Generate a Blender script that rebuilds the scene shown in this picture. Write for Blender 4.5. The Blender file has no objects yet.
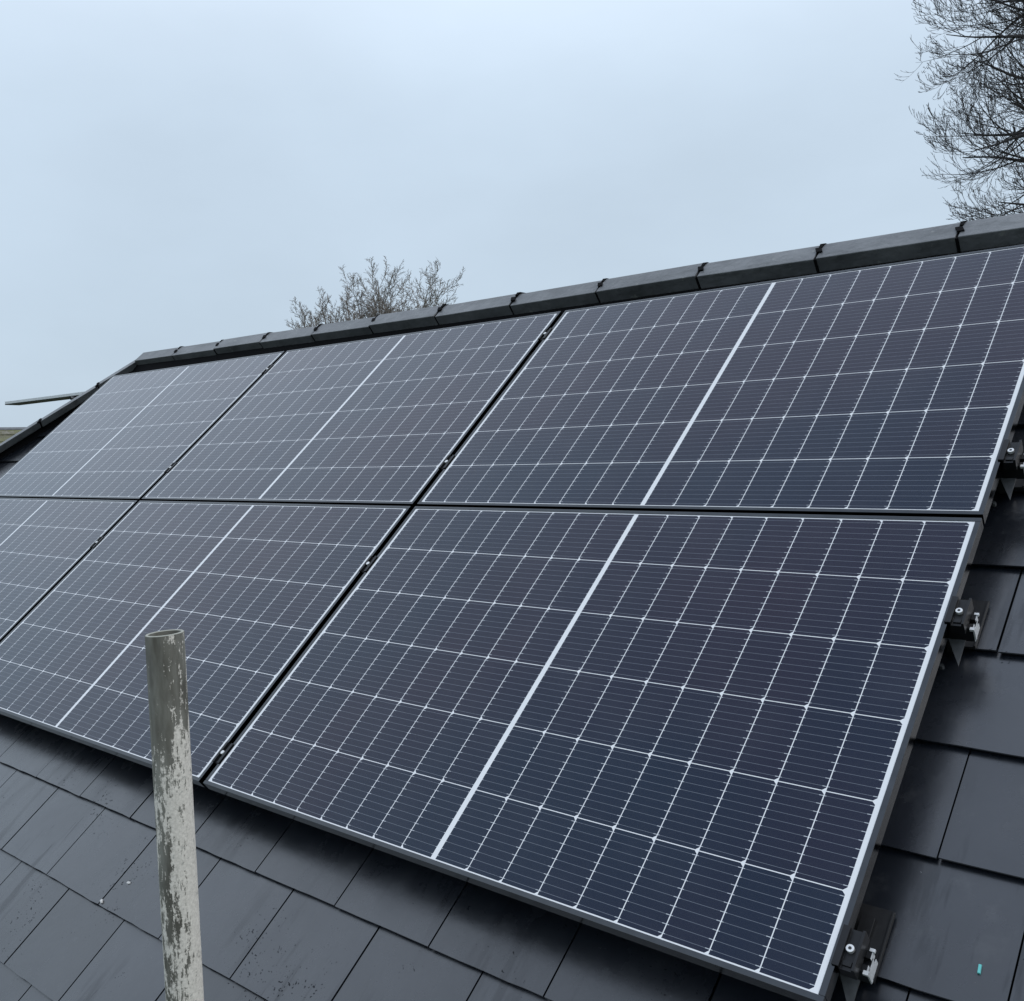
import bpy, bmesh, math, random
from mathutils import Vector, Matrix
random.seed(7)
SC = bpy.context.scene
COL = SC.collection

# ------------------------------------------------------------------ frame of reference
# the roof slope: u runs along the ridge, v runs up the slope, n stands off it; the panels' glass is at n = 0
TH = math.radians(39.5)
CT, ST = math.cos(TH), math.sin(TH)
Z0 = 3.45


def W(u, v, n=0.0):
    return Vector((u, v * CT - n * ST, Z0 + v * ST + n * CT))


# ------------------------------------------------------------------ camera
ROTV = Vector((2.24424442, 0.41087006, -0.82538652))
CAM_UVN = (0.55342307, -0.5774741, 1.61338429)
FPX, CX, CY = 971.21919, 455.26523, 560.18647
RC = Matrix.Rotation(ROTV.length, 3, ROTV.normalized())       # slope frame -> camera (x right, y down, z forward)
SLOPE = Matrix(((1, 0, 0), (0, CT, -ST), (0, ST, CT)))         # slope frame -> world
CAMW = W(*CAM_UVN)
cam_d = bpy.data.cameras.new('camera')
cam_d.sensor_width = 36.0
cam_d.lens = FPX / 1024 * 36
cam_d.shift_x = (512 - CX) / 1024
cam_d.shift_y = (CY - 500.5) / 1024
cam_d.clip_start = 0.05
cam_d.clip_end = 2000
cam = bpy.data.objects.new('camera', cam_d)
COL.objects.link(cam)
xr = SLOPE @ Vector(RC[0]); yd = SLOPE @ Vector(RC[1]); zf = SLOPE @ Vector(RC[2])
M = Matrix((xr, -yd, -zf)).transposed().to_4x4()
M.translation = CAMW
cam.matrix_world = M
SC.camera = cam


def sight(px, py):
    """unit world direction in which a point of the place is seen"""
    d = RC.transposed() @ Vector(((px - CX) / FPX, (py - CY) / FPX, 1))
    return (SLOPE @ d).normalized()


# ------------------------------------------------------------------ sky
SUN_EL, SUN_AZ = math.radians(58), math.radians(75)
world = bpy.data.worlds.new("World")
SC.world = world
world.use_nodes = True
nt = world.node_tree
nt.nodes.clear()
out = nt.nodes.new('ShaderNodeOutputWorld')
bg = nt.nodes.new('ShaderNodeBackground')
bg.inputs['Strength'].default_value = 0.1
sky = nt.nodes.new('ShaderNodeTexSky')
sky.sky_type = 'NISHITA'
sky.sun_disc = False
sky.sun_elevation = SUN_EL
sky.sun_rotation = SUN_AZ
sky.air_density = 1.0
sky.dust_density = 4.0
tc = nt.nodes.new('ShaderNodeTexCoord')
sep = nt.nodes.new('ShaderNodeSeparateXYZ')
nt.links.new(tc.outputs['Generated'], sep.inputs[0])
ramp = nt.nodes.new('ShaderNodeValToRGB')          # overcast: a cloud layer brightest overhead
nt.links.new(sep.outputs['Z'], ramp.inputs[0])
stops = [(0.0, (5.6, 6.75, 7.9)), (0.12, (5.5, 6.7, 7.9)), (0.25, (5.65, 6.8, 8.0)), (0.36, (5.95, 7.2, 8.5)),
         (0.50, (9.0, 10.3, 11.9)), (0.70, (9.0, 10.2, 11.9)), (0.85, (7.0, 8.2, 10.0)), (1.0, (6.2, 7.3, 9.2))]
cr = ramp.color_ramp
cr.interpolation = 'B_SPLINE'
while len(cr.elements) < len(stops):
    cr.elements.new(0.5)
for e, (p, c) in zip(cr.elements, stops):
    e.position = p
    e.color = (c[0] / 12, c[1] / 12, c[2] / 12, 1)
gain = nt.nodes.new('ShaderNodeMixRGB'); gain.blend_type = 'MULTIPLY'; gain.inputs[0].default_value = 1
nt.links.new(ramp.outputs[0], gain.inputs[1])
noi = nt.nodes.new('ShaderNodeTexNoise')
noi.inputs['Scale'].default_value = 2.6
noi.inputs['Detail'].default_value = 7.0
noi.inputs['Roughness'].default_value = 0.5
mp = nt.nodes.new('ShaderNodeMapping'); mp.inputs['Scale'].default_value = (1, 1, 2.2)
nt.links.new(tc.outputs['Generated'], mp.inputs[0]); nt.links.new(mp.outputs[0], noi.inputs['Vector'])
mr = nt.nodes.new('ShaderNodeMapRange')
mr.inputs[1].default_value = 0.25; mr.inputs[2].default_value = 0.75
mr.inputs[3].default_value = 10.8; mr.inputs[4].default_value = 12.7
nt.links.new(noi.outputs[0], mr.inputs[0])
back_dim = nt.nodes.new('ShaderNodeMapRange')          # unseen sky behind the viewer dimmed, added to deepen the panels' shade
back_dim.interpolation_type = 'SMOOTHSTEP'
back_dim.inputs[1].default_value = -0.65; back_dim.inputs[2].default_value = 0.30
back_dim.inputs[3].default_value = 0.72; back_dim.inputs[4].default_value = 1.0
dotp = nt.nodes.new('ShaderNodeVectorMath'); dotp.operation = 'DOT_PRODUCT'
dotp.inputs[1].default_value = (-0.75, 0.66, 0.0)
nt.links.new(tc.outputs['Generated'], dotp.inputs[0])
nt.links.new(dotp.outputs['Value'], back_dim.inputs[0])
sm_ = nt.nodes.new('ShaderNodeMath'); sm_.operation = 'MULTIPLY'
nt.links.new(mr.outputs[0], sm_.inputs[0]); nt.links.new(back_dim.outputs[0], sm_.inputs[1])
nt.links.new(sm_.outputs[0], gain.inputs[2])
mixs = nt.nodes.new('ShaderNodeMixRGB'); mixs.inputs[0].default_value = 0.9   # nine tenths cloud
nt.links.new(sky.outputs[0], mixs.inputs[1]); nt.links.new(gain.outputs[0], mixs.inputs[2])
nt.links.new(mixs.outputs[0], bg.inputs['Color'])
nt.links.new(bg.outputs[0], out.inputs[0])

sun_d = bpy.data.lights.new('sun', 'SUN')
sun_d.energy = 0.7
sun_d.angle = math.radians(35)
sun_d.color = (1.0, 0.97, 0.93)
sun = bpy.data.objects.new('sun', sun_d)
COL.objects.link(sun)
sd = Vector((math.sin(SUN_AZ) * math.cos(SUN_EL), math.cos(SUN_AZ) * math.cos(SUN_EL), math.sin(SUN_EL)))
sun.rotation_euler = sd.to_track_quat('Z', 'Y').to_euler()
sun.location = (0, -10, 20)

SC.view_settings.view_transform = 'Standard'
SC.view_settings.look = 'None'
SC.view_settings.exposure = 0.15
SC.view_settings.gamma = 1.0


# ------------------------------------------------------------------ material helpers
class Nodes:
    def __init__(self, name):
        self.mat = bpy.data.materials.new(name)
        self.mat.use_nodes = True
        self.t = self.mat.node_tree
        self.b = self.t.nodes['Principled BSDF']

    def new(self, kind):
        return self.t.nodes.new(kind)

    def put(self, v, sock):
        if isinstance(v, (int, float)):
            sock.default_value = v
        elif isinstance(v, (tuple, list)):
            sock.default_value = v if len(v) == len(sock.default_value) else (*v, 1)
        else:
            self.t.links.new(v, sock)

    def m(self, op, a, b=0.0, c=0.0):
        n = self.new('ShaderNodeMath'); n.operation = op
        self.put(a, n.inputs[0]); self.put(b, n.inputs[1]); self.put(c, n.inputs[2])
        return n.outputs[0]

    def lt(self, a, b): return self.m('LESS_THAN', a, b)
    def gt(self, a, b): return self.m('GREATER_THAN', a, b)
    def add(self, a, b): return self.m('ADD', a, b)
    def sub(self, a, b): return self.m('SUBTRACT', a, b)
    def mul(self, a, b): return self.m('MULTIPLY', a, b)
    def mx(self, a, b): return self.m('MAXIMUM', a, b)

    def mix(self, f, a, b):
        n = self.new('ShaderNodeMixRGB')
        self.put(f, n.inputs[0]); self.put(a, n.inputs[1]); self.put(b, n.inputs[2])
        return n.outputs[0]

    def coords(self):
        n = self.new('ShaderNodeTexCoord')
        return n.outputs['Object']

    def geo(self):
        return self.new('ShaderNodeNewGeometry').outputs['Position']

    def scale(self, vec, s, loc=(0, 0, 0)):
        n = self.new('ShaderNodeMapping')
        self.put(vec, n.inputs[0]); n.inputs['Scale'].default_value = s; n.inputs['Location'].default_value = loc
        return n.outputs[0]

    def noise(self, vec, s, detail=3.0, rough=0.5):
        n = self.new('ShaderNodeTexNoise')
        self.put(vec, n.inputs['Vector']); n.inputs['Scale'].default_value = s
        n.inputs['Detail'].default_value = detail; n.inputs['Roughness'].default_value = rough
        return n.outputs[0]

    def rng(self, v, a, b, c=0.0, d=1.0):
        n = self.new('ShaderNodeMapRange')
        self.put(v, n.inputs[0])
        for i, k in enumerate((a, b, c, d)):
            n.inputs[i + 1].default_value = k
        return n.outputs[0]

    def bump(self, h, strength=0.3, dist=0.01):
        n = self.new('ShaderNodeBump')
        n.inputs['Strength'].default_value = strength; n.inputs['Distance'].default_value = dist
        self.put(h, n.inputs['Height'])
        self.t.links.new(n.outputs[0], self.b.inputs['Normal'])

    def set(self, **k):
        for key, v in k.items():
            self.put(v, self.b.inputs[key.replace('_', ' ')])
        return self.mat


def simple(name, col, rough=0.5, metal=0.0, var=0.25, s=12.0, spec=0.5):
    N = Nodes(name)
    n = N.noise(N.coords(), s, 4.0, 0.6)
    a = tuple(c * (1 - var) for c in col); b = tuple(c * (1 + var) for c in col)
    return N.set(Base_Color=N.mix(N.rng(n, 0.3, 0.7), a, b), Metallic=metal, Specular_IOR_Level=spec,
                 Roughness=N.rng(n, 0.2, 0.8, max(0.05, rough - 0.08), rough + 0.1))


PW, PH, FR = 1.722, 1.134, 0.011
GW, GH = PW - 2 * FR, PH - 2 * FR
GU, GV = 0.0211, 0.01115
BAR, CW, CPX, CPY = 0.007, 0.0908, 0.0928, 0.1846


def laminate_material():
    N = Nodes('solar_cells_under_glass')
    co = N.coords()
    s = N.new('ShaderNodeSeparateXYZ'); N.put(co, s.inputs[0])
    x, y = s.outputs[0], s.outputs[1]
    xs = N.sub(x, GW / 2)
    xa = N.sub(N.m('ABSOLUTE', xs), BAR)
    ci = N.m('FLOOR', N.m('DIVIDE', xa, CPX))
    lx = N.sub(xa, N.mul(ci, CPX))
    ya = N.sub(y, 0.0032)
    ri = N.m('FLOOR', N.m('DIVIDE', ya, CPY))
    ly = N.sub(ya, N.mul(ri, CPY))
    hh = CPY - 0.002
    gap = N.mx(N.lt(xa, 0.0), N.gt(lx, CW))
    gap = N.mx(gap, N.gt(xa, 9 * CPX - 0.002))
    gap = N.mx(gap, N.mx(N.lt(ya, 0.0), N.gt(ly, hh)))
    gap = N.mx(gap, N.gt(ya, 6 * CPY - 0.002))
    ex = N.sub(lx, CW)                                          # corner cut on the outer side of each half cell
    cut1 = N.gt(N.add(ex, N.sub(0.0062, ly)), 0.0)
    cut2 = N.gt(N.add(ex, N.sub(ly, hh - 0.0062)), 0.0)
    gap = N.mx(gap, N.mx(cut1, cut2))
    pitch = hh / 10
    bm_ = N.m('ABSOLUTE', N.sub(N.sub(ly, N.mul(N.m('FLOOR', N.m('DIVIDE', ly, pitch)), pitch)), pitch / 2))
    line = N.lt(bm_, 0.00042)
    tick = N.mul(N.lt(bm_, 0.0007), N.mx(N.gt(lx, CW - 0.008), N.lt(lx, 0.0035)))
    # every cell has its own anti-reflection tint
    info = N.new('ShaderNodeObjectInfo')
    cid = N.new('ShaderNodeCombineXYZ')
    N.put(N.add(N.mul(N.m('SIGN', xs), N.add(ci, 2.0)), N.mul(info.outputs['Random'], 77.0)), cid.inputs[0]); N.put(ri, cid.inputs[1])
    wn = N.new('ShaderNodeTexWhiteNoise'); wn.noise_dimensions = '2D'; N.put(cid.outputs[0], wn.inputs[0])
    big = N.noise(N.geo(), 1.1, 2.0)
    rowf = N.rng(ri, 0.0, 3.5, 0.0, 0.42)
    t = N.add(N.add(rowf, N.mul(wn.outputs[0], 0.30)), N.rng(big, 0.34, 0.66, -0.30, 0.50))
    cell = N.mix(t, (0.001, 0.009, 0.030), (0.012, 0.006, 0.024))
    fing = N.m('FRACT', N.m('DIVIDE', lx, 0.0014))               # fine silver fingers across the cell
    cell = N.mix(N.mul(N.lt(fing, 0.05), 0.35), cell, (0.2, 0.2, 0.22))
    c = N.mix(N.mul(line, 0.9), cell, (0.19, 0.21, 0.25))
    c = N.mix(N.mul(tick, 0.9), c, (0.60, 0.63, 0.67))
    c = N.mix(gap, c, (0.86, 0.87, 0.88))
    dust = N.noise(co, 5.0, 6.0, 0.65)
    streak = N.noise(N.scale(co, (9.0, 0.8, 1)), 3.0, 4.0, 0.6)
    film = N.mul(N.rng(dust, 0.45, 0.8, 0.0, 0.035), N.rng(streak, 0.3, 0.7, 0.3, 1.0))
    c = N.mix(film, c, (0.35, 0.36, 0.38))
    N.set(Base_Color=c, IOR=1.25, Specular_IOR_Level=0.5, Specular_Tint=(0.66, 0.88, 1.0, 1.0), Roughness=N.rng(dust, 0.3, 0.7, 0.16, 0.26), Coat_Weight=1.0, Coat_IOR=1.30, Coat_Roughness=0.07)
    return N.mat


def slate_material():
    N = Nodes('fibre_cement_slate')
    co = N.coords()
    at = N.new('ShaderNodeAttribute'); at.attribute_name = 'tone'
    fac = at.outputs['Fac']
    mott = N.noise(co, 3.0, 5.0, 0.6)
    base = N.mix(N.add(N.mul(fac, 0.6), N.rng(mott, 0.3, 0.7, 0.0, 0.4)), (0.005, 0.007, 0.011), (0.013, 0.0165, 0.024))
    # damp patches and runs down the slope
    runs = N.noise(N.scale(co, (9.0, 1.1, 1.0)), 1.6, 5.0, 0.62)
    damp = N.mul(N.rng(runs, 0.54, 0.60), N.rng(N.noise(co, 2.1, 2.0), 0.42, 0.56))
    base = N.mix(N.mul(damp, 0.45), base, (0.010, 0.011, 0.014))
    # small specks and bits of dirt in clusters
    vor = N.new('ShaderNodeTexVoronoi'); vor.inputs['Scale'].default_value = 95.0
    wob = N.new('ShaderNodeMixRGB'); wob.inputs[0].default_value = 0.03
    N.put(co, wob.inputs[1]); nz = N.new('ShaderNodeTexNoise'); nz.inputs['Scale'].default_value = 60; N.put(co, nz.inputs['Vector'])
    N.put(nz.outputs['Color'], wob.inputs[2]); N.put(wob.outputs[0], vor.inputs['Vector'])
    clus = N.noise(co, 4.3, 2.0)
    rad = N.rng(clus, 0.47, 0.72, 0.0, 0.30)
    rsel = N.new('ShaderNodeSeparateXYZ'); N.put(vor.outputs['Color'], rsel.inputs[0])
    speck = N.mul(N.lt(vor.outputs['Distance'], rad), N.gt(rsel.outputs[0], 0.45))
    base = N.mix(N.mul(speck, 0.75), base, (0.006, 0.007, 0.009))
    pale = N.mul(N.lt(vor.outputs['Distance'], 0.07), N.lt(rsel.outputs[0], 0.05))
    base = N.mix(N.mul(pale, 0.6), base, (0.25, 0.25, 0.26))
    scuff = N.noise(N.scale(co, (1.0, 1.0, 1.0), (3, 5, 0)), 14.0, 6.0, 0.7)
    base = N.mix(N.rng(scuff, 0.58, 0.78, 0.0, 0.30), base, (0.09, 0.095, 0.10))
    wet = N.noise(N.scale(co, (2.2, 1.0, 1.0), (5, 2, 0)), 2.4, 4.0, 0.6)
    dull = N.mul(N.sub(1.0, N.mul(speck, 0.85)), N.sub(N.add(N.rng(mott, 0.3, 0.7, 0.80, 0.92), N.mul(fac, 0.08)), N.mul(damp, 0.26)))
    rough = N.sub(N.rng(mott, 0.3, 0.7, 0.27, 0.37), N.mul(damp, 0.05))
    N.set(Base_Color=base, Roughness=rough, Specular_IOR_Level=N.mul(dull, 0.5), IOR=1.56, Coat_Weight=dull, Coat_Roughness=N.add(N.rng(scuff, 0.35, 0.65, 0.0, 0.08), N.add(N.mul(fac, 0.07), N.rng(wet, 0.35, 0.65, 0.13, 0.27))), Coat_IOR=1.72)
    fine = N.noise(co, 60.0, 4.0, 0.6)
    N.bump(N.add(N.mul(fine, 0.35), N.add(mott, N.mul(wet, 0.8))), 0.32, 0.004)
    return N.mat


def concrete_ridge_material():
    N = Nodes('dark_concrete_ridge')
    co = N.geo()
    a = N.noise(co, 7.0, 6.0, 0.65); b = N.noise(co, 55.0, 3.0)
    c = N.mix(N.rng(a, 0.3, 0.72), (0.10, 0.105, 0.11), (0.22, 0.226, 0.232))
    c = N.mix(N.mul(N.rng(b, 0.55, 0.75), 0.25), c, (0.03, 0.032, 0.03))
    oi = N.new('ShaderNodeObjectInfo')
    c = N.mix(N.rng(oi.outputs['Random'], 0.0, 1.0, 0.0, 0.32), c, (0.07, 0.075, 0.078))
    d = N.noise(N.scale(co, (2.5, 9.0, 9.0)), 2.2, 6.0, 0.7)
    c = N.mix(N.rng(d, 0.52, 0.66, 0.0, 0.55), c, (0.06, 0.064, 0.062))
    c = N.mix(N.mul(N.rng(N.noise(co, 31.0, 4.0, 0.7), 0.64, 0.68), 0.5), c, (0.30, 0.31, 0.28))
    N.set(Base_Color=c, Roughness=0.45, Specular_IOR_Level=0.85)
    N.bump(N.add(b, a), 0.4, 0.005)
    return N.mat


def pole_material():
    N = Nodes('weathered_galvanised_tube')
    co = N.coords()
    s = N.new('ShaderNodeSeparateXYZ'); N.put(co, s.inputs[0])
    z = s.outputs[2]                                            # 0 at the top rim, negative below
    st = N.scale(co, (1.0, 1.0, 0.2))
    n1 = N.noise(st, 120.0, 7.0, 0.74)
    n2 = N.noise(co, 260.0, 3.0, 0.7)
    n3 = N.noise(N.scale(co, (1, 1, 0.3), (4, 1, 2)), 30.0, 4.0, 0.6)
    patch = N.add(N.add(N.mul(n1, 0.75), N.mul(n2, 0.22)), N.mul(n3, 0.3))
    lit_side = N.rng(N.add(N.mul(s.outputs[0], xr.x), N.mul(s.outputs[1], xr.y)), -0.006, 0.020, 0.0, 0.10)      # light from the right, painted in as more pale coat
    patch = N.add(patch, lit_side)
    lim = N.rng(z, -0.24, -0.09, 0.63, 0.765)
    pale = N.rng(N.sub(patch, lim), -0.012, 0.02)
    grime = N.mix(N.rng(n3, 0.3, 0.7), (0.070, 0.066, 0.052), (0.17, 0.165, 0.135))
    grime = N.mix(N.rng(N.noise(st, 26.0, 3.0), 0.58, 0.72, 0.0, 0.5), grime, (0.11, 0.095, 0.062))
    lime = N.mix(N.rng(n2, 0.3, 0.7), (0.50, 0.47, 0.41), (0.74, 0.70, 0.62))
    lime = N.mix(N.rng(N.noise(co, 95.0, 5.0, 0.7), 0.6, 0.68, 0.0, 0.7), lime, (0.26, 0.26, 0.23))
    flake = N.noise(N.scale(co, (1, 1, 0.45), (7, 3, 5)), 120.0, 5.0, 0.65)
    lose = N.mul(N.rng(N.sub(flake, N.mul(lit_side, 0.6)), 0.565, 0.585), N.rng(n3, 0.40, 0.55))
    pale = N.mul(pale, N.sub(1.0, lose))
    wash = N.rng(N.noise(N.scale(co, (1, 1, 0.2), (2, 9, 4)), 40.0, 5.0, 0.6), 0.45, 0.7, 0.0, 0.5)
    grime = N.mix(wash, grime, (0.33, 0.33, 0.29))
    rr_ = N.m('SQRT', N.add(N.mul(s.outputs[0], s.outputs[0]), N.mul(s.outputs[1], s.outputs[1])))
    pale = N.mul(pale, N.gt(rr_, 0.0226))
    c = N.mix(pale, grime, lime)
    c = N.mix(N.gt(N.sub(z, N.mul(0.065, N.add(N.mul(s.outputs[0], xr.x), N.mul(s.outputs[1], xr.y)))), -0.0008), c, (0.42, 0.42, 0.36))
    N.set(Base_Color=c, Roughness=N.rng(n1, 0.3, 0.7, 0.5, 0.8), Metallic=0.0, Specular_IOR_Level=0.35)
    N.bump(N.add(pale, N.mul(n2, 0.4)), 0.35, 0.0012)
    return N.mat


def moss_material():
    N = Nodes('mossy_old_tiles')
    co = N.geo()
    a = N.noise(co, 1.6, 6.0, 0.7); b = N.noise(co, 6.0, 5.0, 0.7)
    c = N.mix(N.rng(a, 0.4, 0.6), (0.17, 0.16, 0.11), (0.20, 0.21, 0.09))
    c = N.mix(N.rng(b, 0.5, 0.7, 0.0, 0.8), c, (0.30, 0.28, 0.24))
    N.set(Base_Color=c, Roughness=0.9)
    N.bump(b, 0.7, 0.08)
    return N.mat


MAT = dict(
    cells=laminate_material(), slate=slate_material(), ridge=concrete_ridge_material(), pole=pole_material(), moss=moss_material(),
    frame=simple('dark_anodised_frame', (0.085, 0.09, 0.095), 0.15, 1.0, 0.1, 20),
    backsheet=simple('backsheet', (0.03, 0.03, 0.03), 0.6),
    black=simple('black_anodised_aluminium', (0.012, 0.0125, 0.014), 0.36, 0.3, 0.2, 40),
    bare=simple('bare_cut_aluminium', (0.80, 0.81, 0.82), 0.42, 0.25, 0.1, 90),
    bolt=simple('stainless_bolt', (0.78, 0.78, 0.77), 0.35, 0.4, 0.1, 90),
    socket=simple('bolt_socket', (0.02, 0.02, 0.02), 0.5),
    hook=simple('dark_coated_steel', (0.010, 0.0105, 0.012), 0.5, 0.0, 0.3, 30),
    gusset=simple('grey_steel', (0.14, 0.145, 0.15), 0.45, 0.5, 0.25, 50),
    seal=simple('black_ridge_seal', (0.006, 0.006, 0.007), 0.85, spec=0.12),
    under=simple('roofing_underlay', (0.006, 0.007, 0.008), 0.9, spec=0.1),
    render=simple('pale_render', (0.55, 0.53, 0.48), 0.85, 0, 0.12, 6),
    fascia=simple('white_fascia', (0.62, 0.62, 0.60), 0.5),
    board=simple('aluminium_board_lit', (0.82, 0.83, 0.84), 0.5, 0.0, 0.08, 8),  # near-white so that the board's front edge looks lit
    boardshade=simple('aluminium_board_shaded', (0.05, 0.052, 0.055), 0.7),  # shade of the underside put into the deck colour
    bark=simple('winter_bark', (0.045, 0.040, 0.040), 0.85, 0, 0.35, 6),
    bark_hazed=simple('hazed_twiggy_bark', (0.25, 0.22, 0.195), 0.9, 0, 0.3, 6),  # distance haze put into the bark colour
    grass=simple('grass', (0.05, 0.075, 0.025), 0.9, 0, 0.5, 1.5),
    crumb=simple('white_mortar_crumb', (0.75, 0.74, 0.72), 0.8, 0, 0.1, 60),
    teal=simple('teal_plastic', (0.16, 0.62, 0.60), 0.4, 0, 0.05, 60),
)


# ------------------------------------------------------------------ mesh helpers
class MB:
    def __init__(self):
        self.v, self.f, self.mi = [], [], []

    def poly(self, pts, mi=0):
        k = len(self.v); self.v += [Vector(p) for p in pts]
        self.f.append(tuple(range(k, k + len(pts)))); self.mi.append(mi)

    def prism(self, ring0, ring1, mi=0, caps=True, capmi=None):
        n = len(ring0); k = len(self.v)
        self.v += [Vector(p) for p in ring0] + [Vector(p) for p in ring1]
        for i in range(n):
            j = (i + 1) % n
            self.f.append((k + i, k + j, k + n + j, k + n + i)); self.mi.append(mi)
        if caps:
            cm = mi if capmi is None else capmi
            self.f.append(tuple(range(k + n - 1, k - 1, -1))); self.mi.append(cm)
            self.f.append(tuple(range(k + n, k + 2 * n))); self.mi.append(cm)

    def box(self, a, b, mi=0):
        (x0, y0, z0), (x1, y1, z1) = a, b
        self.prism([(x0, y0, z0), (x1, y0, z0), (x1, y1, z0), (x0, y1, z0)], [(x0, y0, z1), (x1, y0, z1), (x1, y1, z1), (x0, y1, z1)], mi)

    def disc(self, c, r, h, n=20, mi=0, topmi=None):
        r0 = [(c[0] + r * math.cos(2 * math.pi * i / n), c[1] + r * math.sin(2 * math.pi * i / n), c[2]) for i in range(n)]
        r1 = [(p[0], p[1], c[2] + h) for p in r0]
        self.prism(r0, r1, mi)

    def tube(self, pts, radii, k):
        base = len(self.v); m = len(pts)
        prev = None
        for i, p in enumerate(pts):
            d = (pts[min(i + 1, m - 1)] - pts[max(i - 1, 0)])
            d = d.normalized() if d.length > 1e-9 else Vector((0, 0, 1))
            if prev is None:
                a = d.orthogonal().normalized()
            else:
                a = prev - d * prev.dot(d)
                a = a.normalized() if a.length > 1e-6 else d.orthogonal().normalized()
            prev = a
            b = d.cross(a)
            for j in range(k):
                t = 2 * math.pi * j / k
                self.v.append(p + (a * math.cos(t) + b * math.sin(t)) * radii[i])
        for i in range(m - 1):
            for j in range(k):
                q = (j + 1) % k
                self.f.append((base + i * k + j, base + i * k + q, base + (i + 1) * k + q, base + (i + 1) * k + j)); self.mi.append(0)

    def build(self, name, mats, parent=None, bevel=0.0, smooth=False, fix=True):
        me = bpy.data.meshes.new(name)
        me.from_pydata([tuple(p) for p in self.v], [], self.f)
        mats = mats if isinstance(mats, (list, tuple)) else [mats]
        for m in mats:
            me.materials.append(m)
        me.polygons.foreach_set('material_index', self.mi)
        if fix or bevel:
            bm = bmesh.new(); bm.from_mesh(me)
            if fix:
                bmesh.ops.recalc_face_normals(bm, faces=bm.faces)
            if bevel:
                es = [e for e in bm.edges if len(e.link_faces) == 2 and e.calc_face_angle(0) > 0.6]
                bmesh.ops.bevel(bm, geom=es, offset=bevel, segments=2, affect='EDGES', profile=0.6, clamp_overlap=True)
            bm.to_mesh(me); bm.free()
        if smooth:
            me.polygons.foreach_set('use_smooth', [True] * len(me.polygons))
        me.update()
        o = bpy.data.objects.new(name, me)
        COL.objects.link(o)
        if parent:
            o.parent = parent
        return o


def tag(o, label=None, cat=None, group=None, kind=None):
    if label: o['label'] = label
    if cat: o['category'] = cat
    if group: o['group'] = group
    if kind: o['kind'] = kind
    return o


def thing(name, loc, label, cat, group=None, slope=False):
    o = bpy.data.objects.new(name, None)
    COL.objects.link(o)
    o.location = loc
    if slope: o.rotation_euler = (TH, 0, 0)
    o.empty_display_size = 0.2
    return tag(o, label, cat, group)


def copy_tree(o, parent=None):
    c = o.copy(); COL.objects.link(c)
    if parent: c.parent = parent
    for ch in list(o.children):
        copy_tree(ch, c)
    return c


# ------------------------------------------------------------------ ground
g = MB()
R_ = 900.0
g.poly([(-R_, -R_, 0), (R_, -R_, 0), (R_, R_, 0), (-R_, R_, 0)])
tag(g.build('ground', MAT['grass']), kind='structure')

# ------------------------------------------------------------------ the house roof
ROOF_N = -0.125                     # top of the slates' lower edges
COURSE0, GAUGE, SLATE = 0.119, 0.249, 0.3096
VE = COURSE0 - GAUGE * 4              # eave
Y_RIDGE = 2.53 * CT + 0.036 * ST + 0.03
VR = (Y_RIDGE + ROOF_N * ST) / CT   # where the slate plane meets the ridge line
U_APEX = -5.33                      # ridge ends here and the hip begins
U_APEX_R = 5.2


def hip_u(v): return U_APEX - CT * (VR - v)
def hip_ur(v): return U_APEX_R + CT * (VR - v)


house = thing('house', W(0, VE, -0.3) * 1.0, 'bungalow with dark slate hipped roof carrying six solar panels', 'house')
house.location = (0, Y_RIDGE, 0)
HO = Vector((0, Y_RIDGE, 0))


def clip(poly, f):
    """keep the part of a polygon (list of (u, v)) where f >= 0"""
    res = []
    for i, p in enumerate(poly):
        q = poly[(i + 1) % len(poly)]
        a, b = f(p), f(q)
        if a >= 0: res.append(p)
        if (a >= 0) != (b >= 0):
            t = a / (a - b); res.append((p[0] + (q[0] - p[0]) * t, p[1] + (q[1] - p[1]) * t))
    return res


rs = random.Random(3)
sm = MB(); tones = []
k = -4
while True:
    vb = COURSE0 + GAUGE * k
    if vb > VR: break
    u0 = (0.0665 if k % 2 else -0.0883) + {-1: 0.012, -2: 0.004, -3: -0.026, -4: -0.03}.get(k, 0)
    i0 = int(math.floor((hip_u(vb) - u0) / SLATE)) - 1
    i1 = int(math.ceil((hip_ur(vb) - u0) / SLATE)) + 1
    for i in range(i0, i1):
        ua = u0 + SLATE * i + 0.002 + rs.uniform(-.0012, .0012)
        ub = u0 + SLATE * (i + 1) - 0.002 + rs.uniform(-.0012, .0012)
        j0, j1 = rs.uniform(-.0013, .0013), rs.uniform(-.0013, .0013)
        lift0, lift1 = rs.uniform(0, .0008), rs.uniform(0, .0008)
        tone = rs.random()
        vt = vb + 0.265
        ne = 7                                                  # the sawn lower edge is a little ragged
        pl = [(ua + (ub - ua) * q / ne, vb + j0 + (j1 - j0) * q / ne + rs.gauss(0, .0006)) for q in range(ne + 1)] + [(ub, vt), (ua, vt)]
        pl = clip(pl, lambda p: p[0] - hip_u(p[1]))
        pl = clip(pl, lambda p: hip_ur(p[1]) - p[0])
        pl = clip(pl, lambda p: VR - p[1])
        if len(pl) < 3: continue

        def nn(p):
            t = (p[1] - vb) / 0.265
            return ROOF_N + (lift0 + (lift1 - lift0) * (p[0] - ua) / (ub - ua)) * (1 - t) - 0.0135 * t
        top = [W(p[0], p[1], nn(p)) - HO for p in pl]
        bot = [W(p[0], p[1], nn(p) - 0.0042) - HO for p in pl]
        nf = len(sm.f)
        sm.prism(bot, top)
        tones += [tone] * (len(sm.f) - nf)
    k += 1
so = sm.build('slate_covering', MAT['slate'], house, fix=True)
ca = so.data.attributes.new('tone', 'FLOAT', 'FACE')
ca.data.foreach_set('value', tones)

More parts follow.
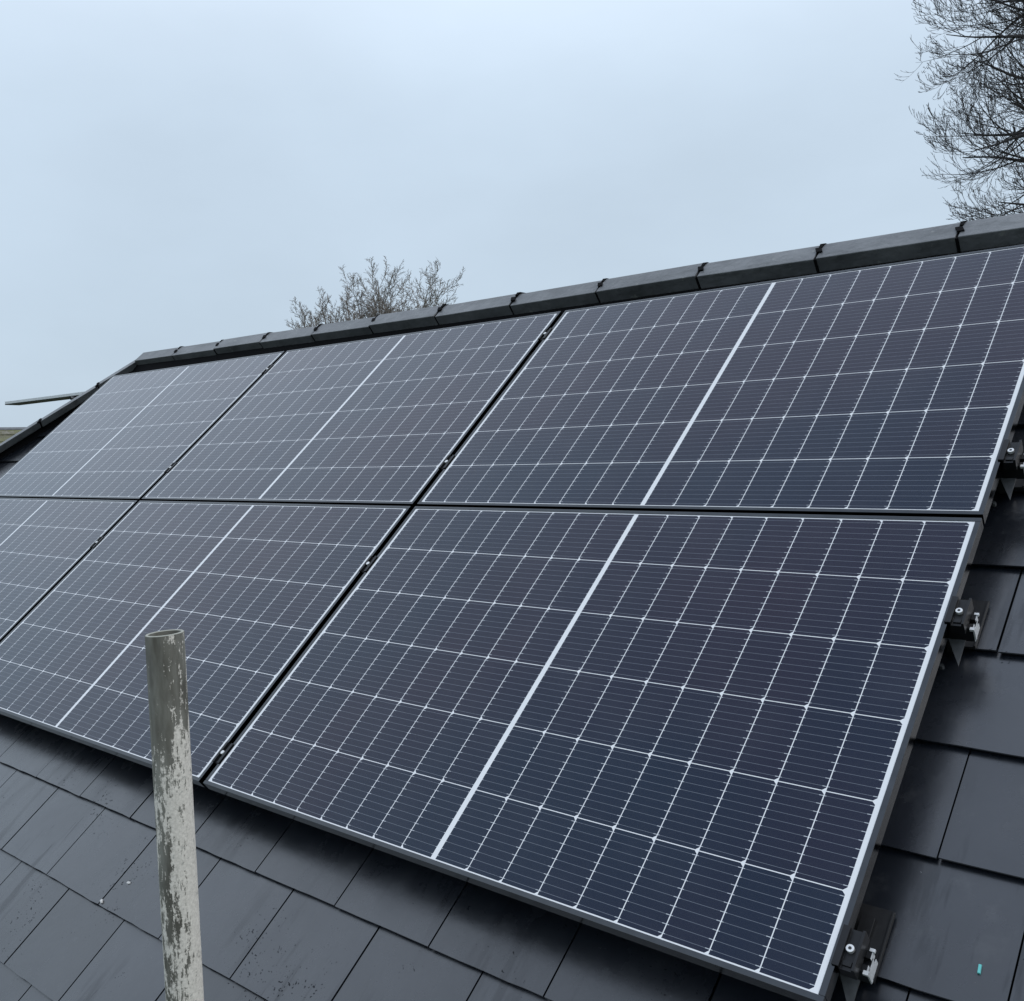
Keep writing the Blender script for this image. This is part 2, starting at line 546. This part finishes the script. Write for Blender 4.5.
um = MB()                                                      # boarding below the slates, and the other three slopes
YB = 2 * Y_RIDGE


def mirror(p): return Vector((p.x, YB - p.y, p.z))


e0, e1 = W(hip_u(VE), VE, ROOF_N - 0.025), W(hip_ur(VE), VE, ROOF_N - 0.025)
a0, a1 = W(U_APEX, VR, ROOF_N - 0.025), W(U_APEX_R, VR, ROOF_N - 0.025)
a0.y = a1.y = Y_RIDGE
um.poly([p - HO for p in (e0, e1, a1, a0)])
um.build('underlay', MAT['under'], house, fix=False)
rm = MB()
f0, f1 = mirror(e0), mirror(e1)
dz = Vector((0, 0, 0.02))
rm.poly([p + dz - HO for p in (f1, f0, a0, a1)])
rm.poly([p + dz - HO for p in (f0, e0, a0)])
rm.poly([p + dz - HO for p in (e1, f1, a1)])
rm.build('far_slope', MAT['slate'], house, fix=False).data.attributes.new('tone', 'FLOAT', 'FACE')
wl = MB()
zi = e0.z - 0.12
x0_, x1_, y0_, y1_ = e0.x + 0.3, e1.x - 0.3, e0.y + 0.3, f0.y - 0.3
wl.box((x0_ - HO.x, y0_ - HO.y, 0), (x1_ - HO.x, y1_ - HO.y, zi))
wl.build('wall', MAT['render'], house)
fa = MB()
for (ax, ay, bx, by) in ((e0.x, e0.y - .02, e1.x, e0.y + .004), (e0.x, f0.y - .004, e1.x, f0.y + .02), (e0.x - .02, e0.y + .006, e0.x + .004, f0.y - .006), (e1.x - .004, e0.y + .006, e1.x + .02, f0.y - .006)):
    fa.box((ax, ay - HO.y, zi - .02), (bx, by - HO.y, e0.z - .012))
fa.build('fascia', MAT['fascia'], house)


# ------------------------------------------------------------------ ridge and hip tiles
def cap_profile(T, wa, wb, ha, hb, wing=0.09, lip=0.042, flat=0.03, thick=0.014):
    """cross section of a capping tile round the top point T; wa, wb run down the two slopes, ha, hb level to either side"""
    dn = Vector((0, 0, -1))
    A = [T + ha * flat, T + ha * flat + wa * wing, T + ha * flat + wa * wing + dn * lip - ha * lip * 0.85]
    B = [T + hb * flat, T + hb * flat + wb * wing, T + hb * flat + wb * wing + dn * lip - hb * lip * 0.85]
    inner_a = [A[2] - ha * thick, A[1] - ha * thick + dn * thick * 0.6, A[0] + dn * thick]
    inner_b = [B[2] - hb * thick, B[1] - hb * thick + dn * thick * 0.6, B[0] + dn * thick]
    return [A[2], A[1], A[0], B[0], B[1], B[2], inner_b[0], inner_b[1], inner_b[2], inner_a[2], inner_a[1], inner_a[0]]


def cap_run(P0, step, count, wa, wb, ha, hb, short=0.0, wing=0.09, lip=0.042):
    d = step.normalized(); L = step.length
    rr = random.Random(int(P0.x * 100) + count)
    for i in range(count):
        s0 = P0 + step * (i + (short if i == 0 else 0)) + d * 0.004; s1 = P0 + step * (i + 1) - d * 0.004
        jit = Vector((0, rr.uniform(-.0022, .0022), rr.uniform(-.003, .003)))
        tl = Vector((0, 0, rr.uniform(-.002, .002)))
        m = MB()
        m.prism(cap_profile(s0 + jit + tl - HO, wa, wb, ha, hb, wing, lip), cap_profile(s1 + jit - tl - HO, wa, wb, ha, hb, wing, lip))
        m.build('ridge_tile', MAT['ridge'], house, bevel=0.0035)
        u = MB()                                                # rubber union and clip in the joint
        j0 = P0 + step * (i + 1)
        dn = Vector((0, 0, -0.004))
        u.prism(cap_profile(j0 - d * 0.0045 + dn - HO, wa, wb, ha, hb, wing - .002, lip - .005, 0.028, 0.008), cap_profile(j0 + d * 0.0045 + dn - HO, wa, wb, ha, hb, wing - .002, lip - .005, 0.028, 0.008))
        for w_, h_, t_ in ((wa, ha, 0.045),):
            nrm = (w_.cross(d)).normalized()
            if nrm.z < 0: nrm = -nrm
            c = j0 + h_ * 0.03 + w_ * (t_ + rr.uniform(-.008, .008)) - HO
            s = 0.011
            r0 = [c + d * (a * s + b * .004) + w_ * (b * s * 1.2) - nrm * 0.002 for a, b in ((-1, -1), (1, -1), (1.3, 1), (-.6, 1))]
            u.prism(r0, [p + nrm * 0.008 for p in r0])
        tp = j0 - HO                                            # the clip stands a little proud at the crest
        w2 = ha * 0.030
        r0 = [tp + w2 + d * -.006, tp + w2 + d * .012, tp - w2 + d * .012, tp - w2 + d * -.006]
        u.prism([p + Vector((0, 0, -.004)) for p in r0], [p + Vector((0, 0, .0032)) for p in r0])
        r1 = [tp + w2 + d * -.006, tp + w2 + d * .010, tp + w2 + wa * .022 + d * .006, tp + w2 + wa * .022 + d * -.004]
        nrm = Vector((0, -ST, CT))
        u.prism([p - nrm * .003 for p in r1], [p + nrm * .0038 for p in r1])
        u.build('ridge_clip', MAT['seal'], house)


bnd = W(0, 2.53, -0.036)
T0 = Vector((0, Y_RIDGE, bnd.z))
wa = Vector((0, -CT, -ST)); wb = Vector((0, CT, -ST)); ha = Vector((0, -1, 0)); hb = Vector((0, 1, 0))
RL = 0.4483
UJ = -4.825                      # a joint of the ridge
SK = Vector((0, -0.0045 * CT, -0.0045 * ST))           # the ridge is not laid quite level with the panels
TS = Vector((UJ - RL, Y_RIDGE, T0.z)) - SK * 11 + W(0, 0.003, 0) - W(0, 0, 0)
cap_run(TS, Vector((RL, 0, 0)) + SK, 23, wa, wb, ha, hb)

bt = MB()                                                       # bedding below the ridge tiles
bt.prism([(U_APEX - .02, -.075, T0.z - .14), (U_APEX - .02, .075, T0.z - .14), (U_APEX + .06, .03, T0.z - .034), (U_APEX + .06, -.03, T0.z - .034)],
         [(U_APEX_R, -.075, T0.z - .14), (U_APEX_R, .075, T0.z - .14), (U_APEX_R, .03, T0.z - .034), (U_APEX_R, -.03, T0.z - .034)])
bt.build('ridge_bedding', MAT['seal'], house)
hd = (e0 - a0).normalized()
nF = Vector((0, -ST, CT)); nL = Vector((-ST, 0, CT))
wF = nF.cross(hd); wF = wF if wF.z < 0 else -wF
wL = nL.cross(hd); wL = wL if wL.z < 0 else -wL
hF = Vector((hd.y, -hd.x, 0)).normalized()
if hF.y > 0: hF = -hF
hip0 = Vector((TS.x - 0.012, TS.y, TS.z - 0.006)) - hd * 0.085
cap_run(hip0, hd * RL, 11, wF, wL, hF, -hF, 0.2, 0.05, 0.036)
er = Vector((U_APEX_R + 0.0, Y_RIDGE, T0.z))
hdr = (e1 - a1).normalized()
nR = Vector((ST, 0, CT))
wF2 = nF.cross(hdr); wF2 = wF2 if wF2.z < 0 else -wF2
wR2 = nR.cross(hdr); wR2 = wR2 if wR2.z < 0 else -wR2
hF2 = Vector((hdr.y, -hdr.x, 0)).normalized()
if hF2.y > 0: hF2 = -hF2
cap_run(er, hdr * RL, 11, wF2, wR2, hF2, -hF2)

for p0_, d_, h_ in ((hip0 + hd * 0.12, hd, hF), (er, hdr, hF2)):      # bedding below the hip tiles
    q_ = p0_ + d_ * RL * 10.6
    up_, lo_ = Vector((0, 0, -0.030)), Vector((0, 0, -0.17))
    hb_ = MB()
    hb_.prism([p + o - HO for p, o in ((p0_ + h_ * .008, lo_), (p0_ - h_ * .008, lo_), (p0_ - h_ * .020, up_), (p0_ + h_ * .020, up_))],
              [p + o - HO for p, o in ((q_ + h_ * .008, lo_), (q_ - h_ * .008, lo_), (q_ - h_ * .020, up_), (q_ + h_ * .020, up_))])
    hb_.build('hip_bedding', MAT['seal'], house)

# ------------------------------------------------------------------ solar panels
def make_panel(loc, label):
    root = thing('solar_panel', loc, label, 'solar panel', 'solar panels in two rows on the roof', slope=True)
    f = MB()
    dp = 0.030
    f.box((0, 0, -dp), (PW, FR, 0)); f.box((0, PH - FR, -dp), (PW, PH, 0))
    f.box((0, FR + 0.0004, -dp), (FR, PH - FR - 0.0004, -0.0002)); f.box((PW - FR, FR + 0.0004, -dp), (PW, PH - FR - 0.0004, -0.0002))
    f.build('frame', MAT['frame'], root, bevel=0.0009)
    b = MB(); b.box((-0.0, -0.0, -0.0075), (GW, GH, -0.0062))
    bo = b.build('backsheet', MAT['backsheet'], root); bo.location = (FR, FR, 0)
    l = MB(); l.box((-0.001, -0.001, -0.0055), (GW + 0.001, GH + 0.001, -0.0016))
    lo = l.build('glass', MAT['cells'], root); lo.location = (FR, FR, 0)
    jb = MB()
    for q in (0,):
        jb.box((PW / 2 + q - .03, PH * .5 - .02, -0.024), (PW / 2 + q + .03, PH * .5 + .02, -0.0078))
    jb.build('junction_box', MAT['black'], root)
    return root


names = {
    (0, 0): 'nearest solar panel, lower right of six, bottom right corner closest to the viewer',
    (0, 1): 'upper right solar panel under the ridge, cut off by the picture edge',
    (1, 0): 'middle solar panel of the lower row, behind the scaffold tube',
    (1, 1): 'middle solar panel of the upper row, below the ridge between two others',
    (2, 0): 'lower left solar panel cut off by the left picture edge',
    (2, 1): 'farthest solar panel, upper left of six, beside the hip',
}
proto = None
for (c, r), lab in names.items():
    loc = W(-PW - c * (PW + GU), r * (PH + GV), 0)
    if proto is None:
        proto = make_panel(loc, lab)
    else:
        o = copy_tree(proto); o.location = loc; o['label'] = lab

# ------------------------------------------------------------------ mounting rails with clamps and hooks
def make_rail(v, label):
    root = thing('mounting_rail', W(0, v, 0), label, 'mounting rail', 'mounting rails under the panels', slope=True)
    L0 = -(3 * PW + 2 * GU) - 0.04
    t, b, h = -0.0305, -0.070, 0.019
    prof = [(-h, b), (h, b), (h, -.056), (h - .007, -.056), (h - .007, -.046), (h, -.046), (h, t), (.006, t), (.006, -.037), (.012, -.037), (.012, -.043), (-.012, -.043), (-.012, -.037), (-.006, -.037), (-.006, t), (-h, t)]
    m = MB()
    m.prism([(L0, y, z) for y, z in prof], [(0.038, y, z) for y, z in prof])
    m.build('rail', MAT['black'], root)
    e = MB()                                                   # bright sawn end, burred over the corners
    e.prism([(0.0385, y, z) for y, z in prof], [(0.0395, y, z) for y, z in prof])
    e.box((0.034, h - .001, -.0335), (0.0425, h + .0045, -.0285))
    e.box((0.034, -h - .004, -.0345), (0.0425, -h + .003, -.0290))
    e.box((0.0398, -h - .002, -.062), (0.0425, -h + .004, -.034))
    e.build('sawn_end', MAT['bare'], root)
    cl = MB()                                                  # end clamp
    hl = 0.036
    cp = [(-.006, .0004), (.0035, .0004), (.0035, -.029), (.030, -.029), (.030, .0015), (.0255, .0015), (.0245, -.006), (.0060, -.006), (.0060, .0040), (-.006, .0040)]
    cl.prism([(x, -hl, z) for x, z in cp], [(x, hl, z) for x, z in cp])
    cl.box((.008, -.029, -.0058), (.0225, -.020, -.0030))
    clo = cl.build('end_clamp', MAT['black'], root, bevel=0.0006)
    bo = MB()
    bo.disc((.0140, .000, -.0058), .0068, .0075, 24)
    bolt = bo.build('bolt', MAT['bolt'], clo, bevel=0.0008)
    sk = MB(); sk.disc((.0140, .000, .0018), .0030, .0004, 6)
    sk.build('socket', MAT['socket'], clo)
    for c in (1, 2):
        uc = -c * PW - (c - 0.5) * GU
        hw = GU / 2
        mp_ = [(-hw - .006, .0006), (-hw + .002, .0006), (-hw + .002, -.029), (hw - .002, -.029), (hw - .002, .0006), (hw + .006, .0006), (hw + .006, .0036), (hw - .003, .0036), (hw - .004, -.004), (-hw + .004, -.004), (-hw + .003, .0036), (-hw - .006, .0036)]
        mc = MB()
        mc.prism([(uc + x, -.034, z) for x, z in mp_], [(uc + x, .034, z) for x, z in mp_])
        mco = mc.build('mid_clamp', MAT['black'], root, bevel=0.0005)
        b2 = MB(); b2.disc((uc, 0, -.0038), .0062, .0085, 20)
        b2.build('bolt', MAT['bolt'], mco, bevel=0.0008)
    D = ROOF_N
    for uh in (0.0, -1.1, -2.3, -3.5, -4.7):
        hk = MB()                                              # roof hook: foot plate on the slates, arm up to the rail
        hk.box((uh - .075, .004, D + .0015), (uh + .028, .138, D + .0090))
        hk.box((uh + .0245, .004, D + .0091), (uh + .0285, .134, D + .0130))
        hk.box((uh - .022, -.014, D + .004), (uh + .006, .006, -.0705))
        hk.box((uh - .020, .014, D + .0091), (uh + .004, .110, D + .022))
        hko = hk.build('roof_hook', MAT['hook'], root, bevel=0.0008)
        gp = MB()
        gp.prism([(uh - .012, -.0195, -.0700), (uh + .021, -.0195, -.0700), (uh + .0165, -.074, -.0880)], [(uh - .012, -.0195, -.0670), (uh + .021, -.0195, -.0670), (uh + .0165, -.074, -.0850)])
        gp.build('gusset', MAT['gusset'], hko)
        nb = MB(); nb.disc((uh - .022, -.060, D + .008), .005, .010, 6)
        nb.build('nut', MAT['gusset'], hko)
    return root


for v, lab in ((0.101, 'lowest black rail, its end clamp beside the nearest panel corner'),
               (0.858, 'second black rail from the bottom, its silver sawn end beside the lower right panel'),
               (1.361, 'third black rail from the bottom, its end clamp just above the row gap'),
               (2.122, 'top black rail, seen only as clamps in the gaps near the ridge')):
    make_rail(v, lab)

# ------------------------------------------------------------------ scaffold tube in front of the eave
pd = RC.transposed() @ Vector(((164.6 - CX) / FPX, (632.8 - CY) / FPX, 1))
ptop = CAMW + (SLOPE @ pd) * 1.228
RO, RI = 0.02415, 0.0200
pole = thing('scaffold_tube', (ptop.x, ptop.y, 0), 'upright weathered scaffold tube with flaking pale coating in front of the panels', 'scaffold tube')
pm = MB()
NS = 48
zt = ptop.z
for i in range(NS):
    a, b = 2 * math.pi * i / NS, 2 * math.pi * (i + 1) / NS
    ca_, sa_, cb_, sb_ = math.cos(a), math.sin(a), math.cos(b), math.sin(b)
ring = lambda r, z: [(r * math.cos(2 * math.pi * i / NS), r * math.sin(2 * math.pi * i / NS), z) for i in range(NS)]
levels = [(RO, -zt + 0.006), (RO, -0.0012), (RO - .0012, 0.0), (RI + .0010, 0.0), (RI, -0.0012), (RI, -1.2)]
rings = [ring(r, z) for r, z in levels]
# the cut end is not quite square
rings = [[(x, y, z + (0.065 * (x * xr.x + y * xr.y) if z > -0.5 else 0)) for x, y, z in rg] for rg in rings]
kk = 0
pm.v = [Vector(p) for rg in rings for p in rg]
for li in range(len(levels) - 1):
    for i in range(NS):
        j = (i + 1) % NS
        pm.f.append((li * NS + i, li * NS + j, (li + 1) * NS + j, (li + 1) * NS + i)); pm.mi.append(0)
po = pm.build('tube', MAT['pole'], pole, smooth=True, fix=True)
po.location = (0, 0, zt)
bp_ = MB(); bp_.box((-.075, -.075, 0.0005), (.075, .075, 0.006)); bp_.build('base_plate', MAT['gusset'], pole)

# ------------------------------------------------------------------ board on the scaffold behind the house
d = sight(5.0, 404.5)
YBRD = 5.3
tB = (YBRD - CAMW.y) / d.y
bp0 = CAMW + d * tB
brd = thing('scaffold_board', (bp0.x, bp0.y, 0), 'long thin grey board jutting out level past the hip at the left', 'board')
zb = bp0.z
m = MB()
m.box((0, 0.0, zb + .006), (4.2, 0.012, zb + 0.042), 0)
bdo = m.build('edge', MAT['board'], brd)
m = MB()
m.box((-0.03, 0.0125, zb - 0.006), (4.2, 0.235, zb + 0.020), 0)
m.build('deck', MAT['boardshade'], brd)
for xx in (2.2, 3.9):
    m = MB(); m.tube([Vector((xx, 0.27, 0)), Vector((xx, 0.27, zb - 0.0065))], [.024, .024], 16); m.build('support_tube', MAT['gusset'], brd)
    m = MB(); m.tube([Vector((xx, -0.05, zb - 0.0315)), Vector((xx, 0.42, zb - 0.0315))], [.024, .024], 16); m.build('bracket_tube', MAT['gusset'], brd)

# ------------------------------------------------------------------ neighbour's mossy roof
d = sight(6, 428.5)
flat = Vector((d.x, d.y, 0)).normalized()
nb_p = CAMW + d * (26 / math.hypot(d.x, d.y))
nb = thing('neighbouring_house', (nb_p.x, nb_p.y, 0), 'mossy old roof of a neighbouring house beyond the hip at the far left', 'house')
side = Vector((-flat.y, flat.x, 0))
hz = nb_p.z


def NBP(a, b, z): return side * a + flat * b + Vector((0, 0, z))


rm = MB()
for sgn in (-1, 1):
    rows = 14
    for i in range(rows):
        t0, t1 = i / rows, (i + 1) / rows
        b0, b1 = sgn * t0 * 3.2, sgn * t1 * 3.2
        z0_, z1_ = hz - t0 * 2.4, hz - t1 * 2.4
        up = Vector((0, 0, 0.03))
        rm.poly([NBP(-6, b0, z0_), NBP(3, b0, z0_), NBP(3, b1, z1_) + up, NBP(-6, b1, z1_) + up])
        rm.poly([NBP(-6, b1, z1_) + up, NBP(3, b1, z1_) + up, NBP(3, b1, z1_), NBP(-6, b1, z1_)])
rm.build('roof', MAT['moss'], nb)
m = MB(); m.prism([NBP(-6, -.07, hz - .03), NBP(-6, .07, hz - .03), NBP(-6, 0, hz + .03)], [NBP(3, -.07, hz - .03), NBP(3, .07, hz - .03), NBP(3, 0, hz + .03)])
m.build('ridge', MAT['ridge'], nb)
m = MB()
pts = [NBP(-5.8, -2.9, 0), NBP(2.8, -2.9, 0), NBP(2.8, 2.9, 0), NBP(-5.8, 2.9, 0)]
m.prism(pts, [p + Vector((0, 0, hz - 2.3)) for p in pts])
for a in (-5.8, 2.8):
    m.poly([NBP(a, -2.9, hz - 2.3), NBP(a, 2.9, hz - 2.3), NBP(a, 0, hz - .08)])
m.build('wall', MAT['render'], nb)

# ------------------------------------------------------------------ bare trees
def branch(rng, p, d, L, n, wob, curl, r0, r1):
    pts, rad = [p.copy()], [r0]
    for i in range(n):
        d = (d + Vector((rng.gauss(0, wob), rng.gauss(0, wob), rng.gauss(0, wob))) + Vector((0, 0, curl))).normalized()
        p = p + d * (L / n)
        pts.append(p.copy()); rad.append(r0 + (r1 - r0) * ((i + 1) / n))
    return pts, rad


def spread(rng, d, ang):
    a = d.orthogonal().normalized(); b = d.cross(a)
    t = rng.uniform(0, 2 * math.pi)
    return (d * math.cos(ang) + (a * math.cos(t) + b * math.sin(t)) * math.sin(ang)).normalized()


def along(pts, rad, t):
    x = t * (len(pts) - 1); i = min(int(x), len(pts) - 2); f = x - i
    return pts[i].lerp(pts[i + 1], f), (pts[i + 1] - pts[i]).normalized(), rad[i] * (1 - f) + rad[i + 1] * f


def grow(rng, mb, p, d, L, r, lvl, P):
    """a limb and everything that springs from it"""
    n = P['seg'][lvl]
    pts, rad = branch(rng, p, d, L, n, P['wob'][lvl], P['curl'][lvl], r, r * P['tip'][lvl])
    mb.tube(pts, rad, P['sides'][lvl])
    if lvl + 1 >= len(P['seg']): return
    cnt = P['kids'][lvl]; cnt = max(1, int(round(cnt * rng.uniform(.75, 1.25))))
    for i in range(cnt):
        t = P['from'][lvl] + (1 - P['from'][lvl]) * (i + rng.random()) / cnt
        q, dd, rr = along(pts, rad, min(t, .999))
        nd = spread(rng, dd, rng.uniform(*P['ang'][lvl]))
        nl = L * P['len'][lvl] * rng.uniform(.6, 1.15) * (1.15 - .55 * t)
        grow(rng, mb, q, nd, nl, max(rr * P['rad'][lvl], P['rmin']), lvl + 1, P)


# the tall tree at the right: long level limbs, tips turning up
d = sight(1204, 100)
hd_ = Vector((d.x, d.y, 0)).normalized()
DT = 13.0
tb = Vector((CAMW.x, CAMW.y, 0)) + hd_ * DT
tree = thing('bare_tree', tb, 'tall leafless tree with long arching dark branches at the right edge behind the ridge', 'tree')
rg = random.Random(11)
m = MB()
tp, tr = branch(rg, Vector((0, 0, 0)), Vector((0, 0, 1)), 14.0, 16, .035, .05, .26, .03)
m.tube(tp, tr, 12)
m.build('trunk', MAT['bark'], tree, smooth=True, fix=False)
P = dict(seg=(14, 10, 9, 7, 5), wob=(.07, .055, .05, .045, .05), curl=(.02, .045, .07, .09, .11), tip=(.10, .2, .35, .5, .6), sides=(6, 4, 3, 3, 3),
         kids=(11, 7, 4, 2), ang=((.5, 1.0), (.45, .9), (.35, .7), (.3, .6)), len=(.52, .58, .62, .55), rad=(.6, .6, .65, .7), rmin=.0026)
P['from'] = (.22, .2, .2, .25)
m = MB()
toward = (-hd_).cross(Vector((0, 0, 1)))                        # sideways, to the viewer's left
if toward.dot(xr) > 0: toward = -toward
NL = 36
for i in range(NL):
    t = .36 + .60 * (i + rg.random()) / NL
    q, dd, rr = along(tp, tr, t)
    az = rg.gauss(0, .75) if i % 3 else rg.uniform(0, 2 * math.pi)
    hdir = Matrix.Rotation(az, 3, 'Z') @ toward
    el = rg.uniform(-.22, .12) + .35 * max(0, t - .65) / .35
    dirv = (hdir + Vector((0, 0, math.tan(el)))).normalized()
    L = (2.25 - 2.6 * max(0, .60 - t) - 3.2 * max(0, t - .66)) * rg.uniform(.82, 1.0)
    grow(rg, m, q, dirv, L, max(.022, rr * .36), 0, P)
m.build('crown', MAT['bark'], tree, fix=False)

# the small twiggy tree behind the middle of the ridge: many upright stems
d = sight(381, 300)
hd_ = Vector((d.x, d.y, 0)).normalized()
DT = 21.0
tb = Vector((CAMW.x, CAMW.y, 0)) + hd_ * DT
tree2 = thing('bare_tree', tb, 'small pale leafless tree with upright twiggy stems peeping over the middle of the ridge', 'tree')
rg = random.Random(5)
ztop = CAMW.z + DT * math.tan(math.asin(sight(405, 258).z))
sidev = hd_.cross(Vector((0, 0, 1)))
m = MB()
tp, tr = branch(rg, Vector((0, 0, 0)), Vector((0, 0, 1)), ztop * .45, 8, .03, .05, .17, .11)
m.tube(tp, tr, 10)
m.build('trunk', MAT['bark_hazed'], tree2, smooth=True, fix=False)
P2 = dict(seg=(10, 7, 5, 4), wob=(.035, .10, .13, .16), curl=(.02, .05, .05, .03), tip=(.2, .3, .4, .6), sides=(5, 3, 3, 3),
          kids=(20, 8, 6), ang=((.35, .8), (.4, .9), (.5, 1.1)), len=(.25, .42, .45), rad=(.5, .62, .7), rmin=.0044)
P2['from'] = (.25, .15, .2)
m = MB()
NT = 66
for i in range(NT):
    q, dd, rr = along(tp, tr, .7 + .29 * rg.random())
    lat = (i - (NT - 1) / 2) / ((NT - 1) / 2) + rg.gauss(0, .06)
    dep = rg.gauss(0, .35)
    dirv = (Vector((0, 0, 1)) + sidev * (lat * .44 + .0) + hd_ * dep).normalized()
    L = ztop * .495 * (1.0 + .03 * abs(lat) ** 2 + .085 * lat) * rg.uniform(.90, 1.02)
    grow(rg, m, q, dirv, L, .04, 0, P2)
m.build('crown', MAT['bark_hazed'], tree2, fix=False)

# ------------------------------------------------------------------ small bits lying on the slates
def crumb(u, v, r, mat, name, label, cat, seed, stretch=(1, 1, .7)):
    bm = bmesh.new()
    bmesh.ops.create_icosphere(bm, subdivisions=2, radius=r)
    q = random.Random(seed)
    for vv in bm.verts:
        vv.co *= q.uniform(.7, 1.25)
        vv.co = Vector((vv.co.x * stretch[0], vv.co.y * stretch[1], vv.co.z * stretch[2]))
    me = bpy.data.meshes.new(name); bm.to_mesh(me); bm.free(); me.materials.append(mat)
    o = bpy.data.objects.new(name, me); COL.objects.link(o)
    t = ((v - COURSE0) / GAUGE) % 1.0
    o.location = W(u, v, ROOF_N - 0.0127 * t + r * stretch[2] * .75); o.rotation_euler = (TH, 0, q.uniform(0, 3))
    return tag(o, label, cat)


crumb(-1.8927, -0.2935, .0052, MAT['crumb'], 'mortar_crumb', 'white crumb lying in the middle of a slate left of the tube', 'crumb', 1, (1.3, .8, .6))
crumb(-1.9351, -0.3693, .0055, MAT['crumb'], 'mortar_crumb', 'white crumb caught on the edge of a slate course left of the tube', 'crumb', 2, (.8, 1.2, .8))
b = MB()
b.prism([(-.0025, -.008, 0), (.0025, -.008, 0), (.0028, .008, 0), (-.0022, .008, 0)], [(-.002, -.0075, .004), (.002, -.0075, .004), (.0023, .0075, .004), (-.0018, .0075, .004)])
t = b.build('plastic_chip', MAT['teal'])
tag(t, 'tiny teal plastic chip on the slate at the lower right', 'plastic chip')
t.location = W(0.1720, 0.1861, ROOF_N - 0.0022); t.rotation_euler = (TH, 0, .1)
